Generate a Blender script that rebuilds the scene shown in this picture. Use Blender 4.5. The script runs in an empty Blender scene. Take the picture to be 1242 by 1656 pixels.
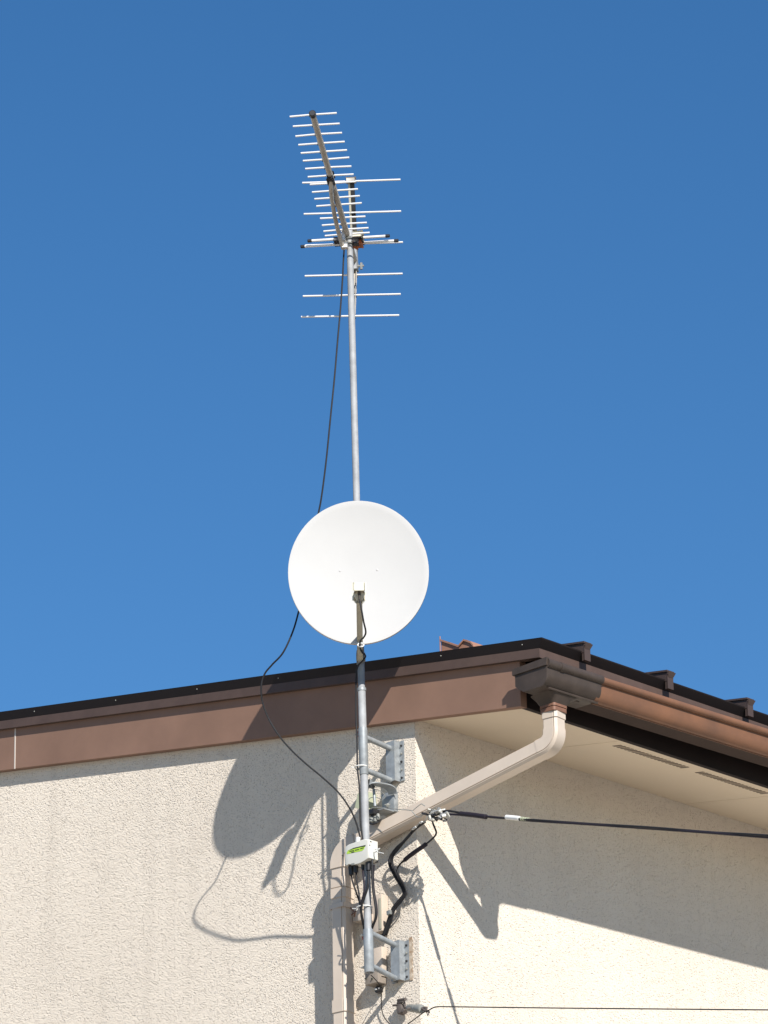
import bpy, bmesh, math, random
from mathutils import Vector as V, Matrix
random.seed(7)
sc = bpy.context.scene
COL = sc.collection
Z0 = 1.6                                   # eye height above the street

# ------------------------------------------------------------------ camera
CAM = V((9.951704734, -10.441205846, Z0))
FW = V((-0.64658562336437, 0.6695598830761635, 0.36553603739377516))
RT = V((0.714719364375455, 0.6992161433342626, -0.016523168204229964))
UP = V((0.26665194888703625, -0.2505720412891152, 0.9306505199477145))
F = 7000.0

def ray(px, py):
    return FW + RT*((px-621)/F) - UP*((py-828)/F)
def aty(px, py, s):                        # point standing s metres off the gable wall
    d = ray(px, py); return CAM + d*((-s-CAM.y)/d.y)
def atx(px, py, x):                        # point standing x metres off the eave wall
    d = ray(px, py); return CAM + d*((x-CAM.x)/d.x)
def atz(px, py, z):
    d = ray(px, py); return CAM + d*((z-CAM.z)/d.z)

cam_d = bpy.data.cameras.new('camera')
cam = bpy.data.objects.new('camera', cam_d); COL.objects.link(cam)
m = Matrix((RT, UP, -FW)).transposed().to_4x4(); m.translation = CAM
cam.matrix_world = m
cam_d.sensor_fit = 'VERTICAL'; cam_d.sensor_height = 36; cam_d.lens = F/1656*36
cam_d.clip_start = .1; cam_d.clip_end = 2000
sc.camera = cam

# ------------------------------------------------------------------ materials
def mat(name, col, rough=.6, metal=0.0, var=0.0, vscale=8, bump=0.0, bscale=60, col2=None, spec=None, diffr=0.0, bdist=.002):
    mt = bpy.data.materials.new(name); mt.use_nodes = True
    nt = mt.node_tree; b = nt.nodes['Principled BSDF']
    b.inputs['Base Color'].default_value = (*col, 1)
    b.inputs['Roughness'].default_value = rough
    b.inputs['Metallic'].default_value = metal
    if spec is not None: b.inputs['Specular IOR Level'].default_value = spec
    b.inputs['Diffuse Roughness'].default_value = diffr
    tc = nt.nodes.new('ShaderNodeTexCoord')
    geo = nt.nodes.new('ShaderNodeNewGeometry')
    if var or col2:
        n = nt.nodes.new('ShaderNodeTexNoise'); n.inputs['Scale'].default_value = vscale
        n.inputs['Detail'].default_value = 6; n.inputs['Roughness'].default_value = .6
        nt.links.new(geo.outputs['Position'], n.inputs['Vector'])
        mx = nt.nodes.new('ShaderNodeMix'); mx.data_type = 'RGBA'
        c2 = col2 or tuple(c*(1-var) for c in col)
        mx.inputs[6].default_value = (*col, 1); mx.inputs[7].default_value = (*c2, 1)
        rp = nt.nodes.new('ShaderNodeValToRGB'); rp.color_ramp.elements[0].position = .35; rp.color_ramp.elements[1].position = .68
        nt.links.new(n.outputs['Fac'], rp.inputs['Fac']); nt.links.new(rp.outputs['Color'], mx.inputs[0])
        nt.links.new(mx.outputs[2], b.inputs['Base Color'])
    if bump:
        n = nt.nodes.new('ShaderNodeTexNoise'); n.inputs['Scale'].default_value = bscale
        n.inputs['Detail'].default_value = 4
        nt.links.new(geo.outputs['Position'], n.inputs['Vector'])
        bp = nt.nodes.new('ShaderNodeBump'); bp.inputs['Strength'].default_value = bump; bp.inputs['Distance'].default_value = bdist
        nt.links.new(n.outputs['Fac'], bp.inputs['Height']); nt.links.new(bp.outputs['Normal'], b.inputs['Normal'])
    return mt

def stucco_mat():
    mt = bpy.data.materials.new('cream_stucco'); mt.use_nodes = True
    nt = mt.node_tree; b = nt.nodes['Principled BSDF']; L = nt.links
    b.inputs['Roughness'].default_value = .95; b.inputs['Specular IOR Level'].default_value = .15
    b.inputs['Diffuse Roughness'].default_value = 1.0
    geo = nt.nodes.new('ShaderNodeNewGeometry')
    def noise(s, d=3, r=.55, vec=None):
        n = nt.nodes.new('ShaderNodeTexNoise'); n.inputs['Scale'].default_value = s
        n.inputs['Detail'].default_value = d; n.inputs['Roughness'].default_value = r
        L.new(vec or geo.outputs['Position'], n.inputs['Vector']); return n
    def vor(s):
        v = nt.nodes.new('ShaderNodeTexVoronoi'); v.inputs['Scale'].default_value = s
        L.new(geo.outputs['Position'], v.inputs['Vector']); return v
    def ma(op, a, bb, c=None):
        m = nt.nodes.new('ShaderNodeMath'); m.operation = op
        for k, x in enumerate((a, bb, c)):
            if x is None: continue
            if isinstance(x, (int, float)): m.inputs[k].default_value = x
            else: L.new(x, m.inputs[k])
        return m.outputs[0]
    def holes(scale, lo, hi, keep):
        pv = vor(scale)
        p1 = nt.nodes.new('ShaderNodeMapRange'); p1.inputs[1].default_value = hi; p1.inputs[2].default_value = lo
        L.new(pv.outputs['Distance'], p1.inputs[0])
        sp = nt.nodes.new('ShaderNodeSeparateColor'); L.new(pv.outputs['Color'], sp.inputs[0])
        return ma('MULTIPLY', p1.outputs[0], ma('GREATER_THAN', sp.outputs[0], 1-keep))
    pit_a = holes(125, .12, .42, .42); pit_b = holes(185, .10, .45, .5)
    peb = vor(150); fine = noise(230, 1)
    h = ma('MULTIPLY_ADD', pit_a, -.9, ma('MULTIPLY', pit_b, -.7))
    h = ma('MULTIPLY_ADD', peb.outputs['Distance'], -.5, h)
    h = ma('MULTIPLY_ADD', fine.outputs['Fac'], .5, h)
    bp = nt.nodes.new('ShaderNodeBump'); bp.inputs['Strength'].default_value = 1.0; bp.inputs['Distance'].default_value = .0031
    L.new(h, bp.inputs['Height']); L.new(bp.outputs['Normal'], b.inputs['Normal'])
    big = noise(1.3, 6, .6)
    r = nt.nodes.new('ShaderNodeValToRGB'); r.color_ramp.elements[0].position = .3; r.color_ramp.elements[1].position = .7
    r.color_ramp.elements[0].color = (.655, .585, .495, 1); r.color_ramp.elements[1].color = (.715, .645, .55, 1)
    L.new(big.outputs['Fac'], r.inputs['Fac'])
    # rain streaks: noise drawn out downwards
    mp = nt.nodes.new('ShaderNodeMapping'); mp.inputs['Scale'].default_value = (9, 9, .55); L.new(geo.outputs['Position'], mp.inputs['Vector'])
    st = noise(1.0, 5, .6, mp.outputs[0])
    sr = nt.nodes.new('ShaderNodeMapRange'); sr.inputs[1].default_value = .52; sr.inputs[2].default_value = .78; sr.inputs[4].default_value = .30
    L.new(st.outputs['Fac'], sr.inputs[0])
    m1 = nt.nodes.new('ShaderNodeMix'); m1.data_type = 'RGBA'; m1.inputs[7].default_value = (.50, .44, .37, 1)
    L.new(sr.outputs[0], m1.inputs[0]); L.new(r.outputs['Color'], m1.inputs[6])
    # pinholes left between the grains
    pit = ma('MULTIPLY', ma('MAXIMUM', pit_a, pit_b), .22)
    mx = nt.nodes.new('ShaderNodeMix'); mx.data_type = 'RGBA'; mx.inputs[7].default_value = (.27, .21, .16, 1)
    L.new(pit, mx.inputs[0]); L.new(m1.outputs[2], mx.inputs[6]); L.new(mx.outputs[2], b.inputs['Base Color'])
    return mt

M = dict(
 stucco=stucco_mat(),
 fascia=mat('brown_painted_board', (.255,.149,.103), .6, spec=.25, var=.18, vscale=4, bump=.15, bscale=30),
 edge=mat('dark_brown_steel', (.095,.062,.05), .5, spec=.25, var=.2, vscale=14, bump=.1, bscale=25),
 drip=mat('shaded_drip_edge', (.020,.015,.015), .7, spec=.2),  # near-black: shade below the lip is put into the colour
 sheet=mat('dark_roof_steel', (.066,.046,.040), .5, spec=.25, var=.2, vscale=5),
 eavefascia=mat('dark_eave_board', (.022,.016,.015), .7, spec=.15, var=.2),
 soffit=mat('cream_soffit_board', (.67,.565,.43), .8, var=.05, vscale=3, bump=.1, bscale=90),
 vent=mat('vent_slot', (.15,.12,.09), .8),
 gutter=mat('faded_brown_gutter', (.205,.097,.052), .55, spec=.3, col2=(.135,.07,.043), vscale=6, bump=.1, bscale=20),
 gutterbox=mat('dark_gutter_box', (.066,.049,.039), .5, spec=.3, var=.3, vscale=18),
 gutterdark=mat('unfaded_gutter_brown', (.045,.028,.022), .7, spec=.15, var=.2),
 rust=mat('rust_brown_collar', (.21,.10,.06), .6, var=.3, vscale=30),
 pipe=mat('cream_plastic_pipe', (.58,.485,.39), .4, var=.10, vscale=9, bump=.05, bscale=30),
 seam=mat('pale_joint', (.6,.52,.45), .6),
 dark=mat('dark_gap', (.05,.04,.03), .8),
 white=mat('white_painted_dish', (.455,.445,.425), .7, var=.04, vscale=6),
 cream=mat('cream_plastic', (.60,.56,.44), .4),
 arm=mat('beige_feed_arm', (.42,.39,.30), .45, var=.1, vscale=20),
 galv=mat('galvanised_steel', (.36,.365,.365), .68, metal=.08, var=.28, vscale=22, bump=.15, bscale=60, bdist=.0006),
 galv2=mat('hot_dip_steel', (.36,.38,.385), .5, metal=.3, var=.3, vscale=40, bump=.2, bscale=80, bdist=.0008),
 alu=mat('bright_aluminium', (.82,.80,.76), .38, metal=.25),
 boom=mat('weathered_aluminium', (.47,.425,.36), .5, metal=.3, var=.2, vscale=20),
 black=mat('black_plastic', (.018,.017,.018), .42),
 cable=mat('black_cable', (.020,.019,.020), .62, var=.3, vscale=20, spec=.3),
 navy=mat('purple_black_cable', (.02,.015,.022), .65, spec=.3),
 box=mat('white_plastic_box', (.62,.60,.53), .4, var=.04, vscale=10),
 green=mat('green_label', (.42,.62,.06), .5),
 ink=mat('label_ink', (.03,.035,.02), .5),
 orange=mat('orange_plastic', (.45,.13,.03), .5, var=.3, vscale=60),
 red=mat('red_plastic', (.35,.05,.03), .5),
 olive=mat('pale_green_cover', (.42,.44,.30), .6),
 tie=mat('white_tie', (.75,.74,.70), .45),
 porcelain=mat('grey_porcelain', (.235,.235,.21), .5),
 wire=mat('steel_wire', (.33,.33,.30), .45, metal=.5),
 ground=mat('pale_concrete', (.41,.365,.30), .9, var=.18, vscale=.6, bump=.3, bscale=20),
 sealant=mat('rusty_sealant', (.56,.47,.36), .9, col2=(.30,.19,.11), vscale=60, bump=.8, bscale=120),
 shadedbox=mat('shaded_beige', (.30,.25,.20), .7, var=.2, vscale=40),  # brownish beige, darkened so the colour itself carries the shade
 iron=mat('rusty_iron', (.13,.105,.09), .7, var=.4, vscale=80),
 clay=mat('brown_cap', (.37,.19,.125), .55, var=.15, vscale=20),
)

# ------------------------------------------------------------------ object helpers
def finish(name, bm, m, parent=None, origin=None, smooth=True, ang=35):
    """one mesh object; its vertices are given in world space"""
    bmesh.ops.recalc_face_normals(bm, faces=bm.faces[:])
    o0 = V(origin) if origin is not None else (V(parent.location) if parent is not None and parent.type == 'EMPTY' else V((0,0,0)))
    me = bpy.data.meshes.new(name)
    if parent is not None:
        p = parent; off = V((0,0,0))
        while p is not None: off += V(p.location); p = p.parent
        base = off
    else:
        base = V((0,0,0))
    org = V(origin) if origin is not None else (base if parent is not None else bm_center(bm))
    bmesh.ops.translate(bm, verts=bm.verts[:], vec=-org)
    if smooth:
        for f in bm.faces: f.smooth = True
        for e in bm.edges:
            if len(e.link_faces) == 2 and e.calc_face_angle(0) > math.radians(ang): e.smooth = False
            elif len(e.link_faces) != 2: e.smooth = False
    bm.to_mesh(me); bm.free()
    me.materials.append(M[m])
    o = bpy.data.objects.new(name, me); COL.objects.link(o)
    o.location = org - base
    if parent is not None: o.parent = parent
    return o

def bm_center(bm):
    xs = [v.co for v in bm.verts]
    return V(((min(v.x for v in xs)+max(v.x for v in xs))/2, (min(v.y for v in xs)+max(v.y for v in xs))/2, min(v.z for v in xs)))

def tag(o, label, cat, group=None):
    o['label'] = label; o['category'] = cat
    if group: o['group'] = group
    return o
def thing(name, loc, label, cat, group=None):
    o = bpy.data.objects.new(name, None); o.empty_display_size = .1
    COL.objects.link(o); o.location = loc
    return tag(o, label, cat, group)

def box(bm, a, b, bev=0.0):
    """axis aligned box between corners a and b"""
    a, b = V(a), V(b)
    lo = V([min(a[i], b[i]) for i in range(3)]); hi = V([max(a[i], b[i]) for i in range(3)])
    r = bmesh.ops.create_cube(bm, size=1)
    vs = r['verts']
    for v in vs: v.co = V([(lo[i]+hi[i])/2 + v.co[i]*(hi[i]-lo[i]) for i in range(3)])
    if bev:
        es = {e for v in vs for e in v.link_edges}
        bmesh.ops.bevel(bm, geom=list(es), offset=bev, segments=2, affect='EDGES', profile=.6)
    return bm

def obox(bm, c, ax, ay, az, sx, sy, sz, bev=0.0):
    """oriented box"""
    c = V(c); r = bmesh.ops.create_cube(bm, size=1); vs = r['verts']
    ax, ay, az = V(ax).normalized(), V(ay).normalized(), V(az).normalized()
    for v in vs: v.co = c + ax*(v.co.x*sx) + ay*(v.co.y*sy) + az*(v.co.z*sz)
    if bev:
        es = {e for v in vs for e in v.link_edges}
        bmesh.ops.bevel(bm, geom=list(es), offset=bev, segments=2, affect='EDGES', profile=.6)
    return bm

def catmull(pts, n=8):
    pts = [V(p) for p in pts]
    if len(pts) < 3: return pts
    P = [pts[0]*2-pts[1]] + pts + [pts[-1]*2-pts[-2]]
    out = []
    for i in range(1, len(P)-2):
        p0, p1, p2, p3 = P[i-1:i+3]
        for k in range(n):
            t = k/n
            out.append(.5*((2*p1) + (p2-p0)*t + (2*p0-5*p1+4*p2-p3)*t*t + (3*p1-p0-3*p2+p3)*t*t*t))
    out.append(P[-2]); return out

def tube(bm, pts, r, seg=10, caps=True):
    """round tube along a polyline; r may be a list"""
    pts = [V(p) for p in pts]; n = len(pts)
    rr = r if isinstance(r, (list, tuple)) else [r]*n
    T = [(pts[min(i+1, n-1)]-pts[max(i-1, 0)]).normalized() for i in range(n)]
    a = V((0,0,1)) if abs(T[0].z) < .9 else V((1,0,0))
    N = T[0].cross(a).normalized(); rings = []
    for i in range(n):
        N = (N - T[i]*N.dot(T[i])).normalized(); B = T[i].cross(N)
        rings.append([bm.verts.new(pts[i] + (N*math.cos(2*math.pi*k/seg)+B*math.sin(2*math.pi*k/seg))*rr[i]) for k in range(seg)])
    for i in range(n-1):
        for k in range(seg):
            bm.faces.new((rings[i][k], rings[i][(k+1)%seg], rings[i+1][(k+1)%seg], rings[i+1][k]))
    if caps:
        bm.faces.new(rings[0][::-1]); bm.faces.new(rings[-1])
    return bm

def sweep(bm, path, prof, N):
    """profile (u along N, v along T x N) swept along a path lying in the plane normal to N"""
    path = [V(p) for p in path]; n = len(path); N = V(N).normalized(); rings = []
    for i in range(n):
        t1 = (path[i]-path[max(i-1,0)]); t2 = (path[min(i+1,n-1)]-path[i])
        T = ((t1.normalized() if t1.length else V()) + (t2.normalized() if t2.length else V())).normalized()
        B = T.cross(N).normalized()
        rings.append([bm.verts.new(path[i] + N*u + B*v) for u, v in prof])
    k = len(prof)
    for i in range(n-1):
        for j in range(k):
            bm.faces.new((rings[i][j], rings[i][(j+1)%k], rings[i+1][(j+1)%k], rings[i+1][j]))
    bm.faces.new(rings[0][::-1]); bm.faces.new(rings[-1])
    return bm

def extrude(bm, poly, d):
    """closed polygon (world points) extruded by vector d"""
    d = V(d); a = [bm.verts.new(V(p)) for p in poly]; b = [bm.verts.new(V(p)+d) for p in poly]
    n = len(poly)
    bm.faces.new(a[::-1]); bm.faces.new(b)
    for i in range(n): bm.faces.new((a[i], a[(i+1)%n], b[(i+1)%n], b[i]))
    return bm
B = bmesh.new

# ------------------------------------------------------------------ ground
bm = B(); bmesh.ops.create_grid(bm, x_segments=2, y_segments=2, size=400)
g = finish('ground', bm, 'ground', origin=(0,0,0)); g['kind'] = 'structure'

# ------------------------------------------------------------------ house
T_ = .15471633          # slope of the roof
H = 4.88069859 + Z0     # soffit height at the eave wall
W = .492                # eave overhang
XR = -4.5               # ridge
YE = 9.0                # back of the house
house = thing('house', (-4.5, 4.5, 0), 'cream stucco house with brown eaves and a dark metal roof', 'house')
def zs(x): return H - T_*x            # soffit plane
bm = B()
extrude(bm, [(0,0,-.3), (0,0,H+.012), (XR,0,zs(XR)+.012), (2*XR,0,H+.012), (2*XR,0,-.3)], (0,YE,0))
wall = finish('wall', bm, 'stucco', house, smooth=False)

# soffit: boards with narrow joints over a dark backing
def on_soffit(px, py):
    d = ray(px, py); n = V((T_, 0, 1)); return CAM + d*((H - CAM.dot(n))/d.dot(n))
seams = [on_soffit(960,1203).y]; step = .91
while seams[-1]+step < YE: seams.append(seams[-1]+step)
bm = B(); ys = [-.018] + seams + [YE]
for a, b in zip(ys[:-1], ys[1:]):
    extrude(bm, [(.001,a+.0016,zs(.001)), (W,a+.0016,zs(W)), (W,a+.0016,zs(W)+.012), (.001,a+.0016,zs(.001)+.012)], (0,b-a-.0032,0))
soffit = finish('soffit', bm, 'soffit', house, smooth=False)
bm = B(); extrude(bm, [(.001,-.016,zs(0)+.014), (W,-.016,zs(W)+.014), (W,-.016,zs(W)+.03), (.001,-.016,zs(0)+.03)], (0,YE,0))
finish('soffit_backing', bm, 'dark', house, smooth=False)
# vent strips with slots
for (p0, p1) in (((994,1205),(1116,1241)), ((1128,1248),(1244,1283)), ((1256,1287),(1370,1322))):
    a, b = on_soffit(*p0), on_soffit(*p1); bm = B(); n = 19
    xc = on_soffit(1055,1224).x
    for k in range(n):
        y = a.y + (b.y-a.y)*(k+.5)/n; hw = .27*(b.y-a.y)/n
        extrude(bm, [(xc-.019,y-hw,zs(xc-.019)-.0015), (xc+.019,y-hw,zs(xc+.019)-.0015), (xc+.019,y-hw,zs(xc+.019)+.004), (xc-.019,y-hw,zs(xc-.019)+.004)], (0,2*hw,0))
    v = finish('soffit_vent', bm, 'vent', soffit, smooth=False)
# thin bead between soffit and fascia
bm = B(); box(bm, (W-.012,-.016,zs(W)-.004), (W+.002,YE,zs(W)+.004)); finish('soffit_trim', bm, 'soffit', house, smooth=False)

# gable fascia (bargeboard) : follows the roof, both slopes
FB = -.011                      # its lower edge below the soffit plane
def zb(x): return zs(x) + FB if x > XR else zs(2*XR-x) + FB
XE = W + .042
bm = B(); XS = aty(28,1190,.022).x
extrude(bm, [(XS+.0015,-.032,zb(XS)), (XE,-.032,zb(XE)), (XE,-.032,zb(XE)+.19), (XS+.0015,-.032,zb(XS)+.19)], (0,.0305,0))
extrude(bm, [(XR,-.032,zb(XR)), (XS-.0015,-.032,zb(XS)), (XS-.0015,-.032,zb(XS)+.19), (XR,-.032,zb(XR)+.19)], (0,.0305,0))
extrude(bm, [(XR-.002,-.032,zb(XR)), (XR-.002,-.032,zb(XR)+.19), (2*XR-XE,-.032,zb(XE)+.19), (2*XR-XE,-.032,zb(XE))], (0,.0305,0))
fascia = finish('gable_fascia', bm, 'fascia', house, smooth=False)
bm = B(); extrude(bm, [(XS-.003,-.0335,zb(XS)-.001), (XS+.003,-.0335,zb(XS)-.001), (XS+.003,-.0335,zb(XS)+.188), (XS-.003,-.0335,zb(XS)+.188)], (0,.003,0))
finish('joint_strip', bm, 'seam', fascia, smooth=False)
# eave fascia
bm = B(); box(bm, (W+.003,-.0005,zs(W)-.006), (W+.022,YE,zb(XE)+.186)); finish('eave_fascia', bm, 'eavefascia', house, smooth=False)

# roof slab + edge trims
RB = .170; RH = .060            # trim bottom above fascia edge, trim height
def ztr(x): return zb(x) + RB + RH
bm = B()
XO = .642
extrude(bm, [(XO-.02,-.02,ztr(XO)-.012), (XR,-.02,ztr(XR)-.012), (2*XR-XO+.02,-.02,ztr(XO)-.012),
             (2*XR-XO+.02,-.02,ztr(XO)-.04), (XR,-.02,ztr(XR)-.04), (XO-.02,-.02,ztr(XO)-.04)], (0,YE+.04,0))
extrude(bm, [(XO+.012,-.05,ztr(XO)-.0105), (XO+.012,-.05,ztr(XO)-.0075), (XR,-.05,ztr(XR)-.0065), (2*XR-XO,-.05,ztr(XO)-.0075),
             (2*XR-XO,-.05,ztr(XO)-.0105), (XR,-.05,ztr(XR)-.0095)][::-1], (0,YE+.1,0))
roof = finish('roof', bm, 'sheet', house, smooth=False)
# edge trim: a lower strip, then a part leaning outward to the lip; mitred at the corner
def trim_z(x): return zb(x) + RB
YT = -.050
strip = [(0, -.008, 0), (0, .025, 0), (-.03, .025, 0), (-.03, -.008, 0)]      # out, height, extra out at the eave
lip = [(-.0, .0254, 0), (.013, .054, .012), (.015, RH-.002, .012), (.008, RH, .010), (-.03, RH, 0), (-.03, .0254, 0)]
def trim(prof, name, m):
    def rk(x, zx=None): return [bm.verts.new((x, YT-o, trim_z(x if zx is None else zx)+z)) for o, z, e in prof]
    n = len(prof)
    bm = B(); a = rk(2*XR-XO+.02, XO); b = rk(XR)
    c = [bm.verts.new((XO+o+e, YT-o, trim_z(XO+o+e)+z)) for o, z, e in prof]
    for p, q in ((a, b), (b, c)):
        for k in range(n): bm.faces.new((p[k], p[(k+1)%n], q[(k+1)%n], q[k]))
    bm.faces.new(a[::-1]); bm.faces.new(c)
    finish('gable_'+name, bm, m, roof, smooth=False)
    bm = B()
    c = [bm.verts.new((XO+o+e, YT-o+.0006, trim_z(XO+o+e)+z)) for o, z, e in prof]
    d = [bm.verts.new((XO+o+e, YE, trim_z(XO+o+e)+z)) for o, z, e in prof]
    for k in range(n): bm.faces.new((c[k], c[(k+1)%n], d[(k+1)%n], d[k]))
    bm.faces.new(c[::-1]); bm.faces.new(d)
    finish('eave_'+name, bm, m, roof, smooth=False)
trim(strip, 'edge_trim', 'edge'); trim(lip, 'drip_edge', 'drip')
for i in range(11):              # small screws along the gable edge
    p = aty(58+131.5*(i-1), 1150-17.2*(i-1), .05)
    if p.x > XO-.05: break
    c = V((p.x, YT-.0075, zb(p.x)+RB+.043)); bm = B(); bmesh.ops.create_uvsphere(bm, u_segments=10, v_segments=6, radius=.0026)
    bmesh.ops.translate(bm, verts=bm.verts[:], vec=c); finish('screw', bm, 'wire', roof)
# battens running up the roof
for k in range(14):
    y = .155 + .437*k
    bm = B(); zt = lambda x: ztr(x)-.006
    xe = XO + .036
    def bar(x0, y0, y1, h0, h1, x1=XR):
        extrude(bm, [(x0,y0,zt(x0)+h0), (x0,y0,zt(x0)+h1), (x1,y0,zt(x1)+h1), (x1,y0,zt(x1)+h0)], (0,y1-y0,0))
    bar(xe, y-.0145, y+.0145, -.002, .031)
    bar(xe+.006, y-.0195, y+.0195, .0312, .038)
    # end cap turned down over the eave, flaring to its top
    extrude(bm, [(xe+.0005,y-.0150,zt(xe)-.030), (xe+.0005,y+.0150,zt(xe)-.030), (xe+.0005,y+.0155,zt(xe)+.030), (xe+.0005,y-.0155,zt(xe)+.030)], (.003,0,0))
    extrude(bm, [(XO+.026,y-.014,zt(xe)-.030), (xe,y-.014,zt(xe)-.030), (xe,y-.014,zt(xe)-.003), (XO+.026,y-.014,zt(xe)-.003)], (0,.028,0))
    extrude(bm, [(xe+.004,y-.013,zt(xe)+.012), (xe+.004,y+.013,zt(xe)+.012), (xe+.013,y+.020,zt(xe)+.0308), (xe+.013,y-.020,zt(xe)+.0308), (xe+.004,y-.0155,zt(xe)+.0308)][0:4], (-.001,0,0))
    bb = finish('roof_batten', bm, 'sheet', roof, smooth=False)
# brown wavy cap on the roof behind the gable edge
Yc = -.30
pc = [(713.5,1037), (728,1041.8), (742.5,1047), (751,1037), (756,1038.3), (762,1040.5), (766,1045), (768,1050)]
top = [aty(a,b,Yc) for a,b in pc]
zbase = ztr(top[0].x)-.02
bm = B()
extrude(bm, [V((top[0].x,.30,zbase))] + top + [V((top[-1].x+.003,.30,ztr(top[-1].x)-.02))], (0,.16,0))
capb = finish('roof_cap', bm, 'clay', roof, smooth=False)
bm = B()
for a, b in zip(top[:-1], top[1:]):
    extrude(bm, [a+V((0,-.006,.0)), b+V((0,-.006,.0)), b+V((.001,-.006,.007)), a+V((0,-.006,.007))], (0,.172,0))
tube(bm, [top[0]+V((-.002,-.004,-.06)), top[0]+V((-.002,-.004,.018))], .0022, 8)
finish('cap_rim', bm, 'clay', capb, smooth=False)

# gutter along the eave
gz = 4.8137 + Z0; gs = .0168     # bottom front edge height and fall
XG0, XG1 = .570, .690
def gut_prof(z, t=0.0):
    return [(XG0-t, z+.010), (XG0+.018, z-t), (XG1-.034, z-t), (XG1-.022, z+.0025-t*.8), (XG1-.011, z+.010-t*.4), (XG1-.004+t, z+.022), (XG1+t, z+.038),
            (XG1+.002+t, z+.076), (XG1-.004, z+.076), (XG1-.005, z+.030), (XG1-.012, z+.012), (XG1-.028, z+.006), (XG0+.02, z+.005), (XG0+.006, z+.014), (XG0+.006, z+.072), (XG0-t, z+.072)]
def loft(bm, A, Bq):
    a = [bm.verts.new(p) for p in A]; b = [bm.verts.new(p) for p in Bq]; n = len(a)
    for i in range(n): bm.faces.new((a[i], a[(i+1)%n], b[(i+1)%n], b[i]))
    bm.faces.new(a[::-1]); bm.faces.new(b)
bm = B(); y0, y1 = .19, YE
loft(bm, [(x, y0, z) for x, z in gut_prof(gz+gs*y0)], [(x, y1, z) for x, z in gut_prof(gz+gs*y1)])
gutter = finish('gutter', bm, 'gutter', house, ang=40)
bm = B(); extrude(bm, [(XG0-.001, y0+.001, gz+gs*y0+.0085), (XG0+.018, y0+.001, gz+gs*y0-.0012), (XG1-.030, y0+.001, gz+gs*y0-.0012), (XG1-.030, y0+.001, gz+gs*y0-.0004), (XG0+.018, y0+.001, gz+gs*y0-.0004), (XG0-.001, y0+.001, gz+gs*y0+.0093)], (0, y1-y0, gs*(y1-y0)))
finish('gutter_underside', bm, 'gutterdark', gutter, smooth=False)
bm = B(); tube(bm, [(XG1-.028, y0, gz+gs*y0-.0005), (XG1-.028, y1, gz+gs*y1-.0005)], .0016, 6); finish('gutter_bead', bm, 'gutter', gutter)
bm = B(); tube(bm, [(XG1+.004,y0,gz+gs*y0+.079), (XG1+.004,y1,gz+gs*y1+.079)], .0135, 16)
finish('gutter_rim', bm, 'gutter', gutter)
# corner collector box: wider, darker, with end face, rim, funnel
bm = B(); yb0, yb1 = -.072, .205
loft(bm, [(x, yb0, z) for x, z in gut_prof(gz+gs*yb0+.007, .005)], [(x, yb1, z) for x, z in gut_prof(gz+gs*yb1+.004, .005)])
endp = [(XG0-.005, gz+.0165), (XG0+.018, gz+.002), (XG1-.026, gz+.002), (XG1-.010, gz+.005), (XG1+.002, gz+.021), (XG1+.005, gz+.03), (XG1+.007, gz+.078), (XG0-.02, gz+.078), (XG0-.02, gz+.03)]
extrude(bm, [(x, yb0-.003, z-.0006) for x, z in endp], (0,.006,0))
gbox = finish('gutter_end_box', bm, 'gutterbox', gutter, ang=50)
bm = B(); tube(bm, [(XG1+.004,yb0-.002,gz+.0795), (XG1+.004,yb1+.002,gz+gs*yb1+.0795)], .0165, 16)
tube(bm, [(XG1+.004,-.01,gz+.0795), (XG1+.004,.006,gz+.0797)], .0180, 16)
finish('end_box_rim', bm, 'gutterbox', gbox)
bm = B(); extrude(bm, [(XG0-.028,yb0-.009,gz+.070), (XG1+.010,yb0-.009,gz+.070), (XG1+.012,yb0-.009,gz+.097), (XG0-.028,yb0-.009,gz+.092)], (0,.016,0))
finish('end_cap_flange', bm, 'gutterbox', gbox, smooth=False)
bm = B()
for (x, z, ya, yb_) in ((XG1-.020, gz+.0035, yb0+.03, .21), (XG1-.045, gz-.002, .0, .14)):
    tube(bm, [(x, ya, z), (x, yb_, z+.004)], .0042, 8)
finish('bottom_bead', bm, 'gutterbox', gbox)
# outlet funnel
PX, PY = .615, .044
bm = B()
def sqring(bm, c, hx, hy, r, n=4):
    vs = []
    for sx, sy, a0 in ((1,1,0),(-1,1,90),(-1,-1,180),(1,-1,270)):
        for k in range(n+1):
            a = math.radians(a0+90*k/n); vs.append(bm.verts.new((c[0]+sx*(hx-r)+r*math.cos(a), c[1]+sy*(hy-r)+r*math.sin(a), c[2])))
    return vs
def lofts(bm, rings):
    for a, b in zip(rings[:-1], rings[1:]):
        n = len(a)
        for i in range(n): bm.faces.new((a[i], a[(i+1)%n], b[(i+1)%n], b[i]))
    bm.faces.new(rings[0]); bm.faces.new(rings[-1][::-1])
lofts(bm, [sqring(bm, (PX,PY+.005,gz+.001), .052, .075, .02), sqring(bm, (PX,PY,gz-.012), .046, .050, .02),
           sqring(bm, (PX,PY,gz-.026), .038, .039, .014), sqring(bm, (PX,PY,gz-.034), .034, .034, .01)])
finish('outlet_funnel', bm, 'gutterbox', gutter, ang=50)
bm = B()
lofts(bm, [sqring(bm, (PX,PY,gz-.030), .0355, .0355, .01), sqring(bm, (PX,PY,gz-.040), .0355, .0355, .01)])
lofts(bm, [sqring(bm, (PX,PY,gz-.0425), .0345, .0345, .01), sqring(bm, (PX,PY,gz-.056), .0345, .0345, .01)])
finish('outlet_collar', bm, 'rust', gutter, ang=50)

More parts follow.
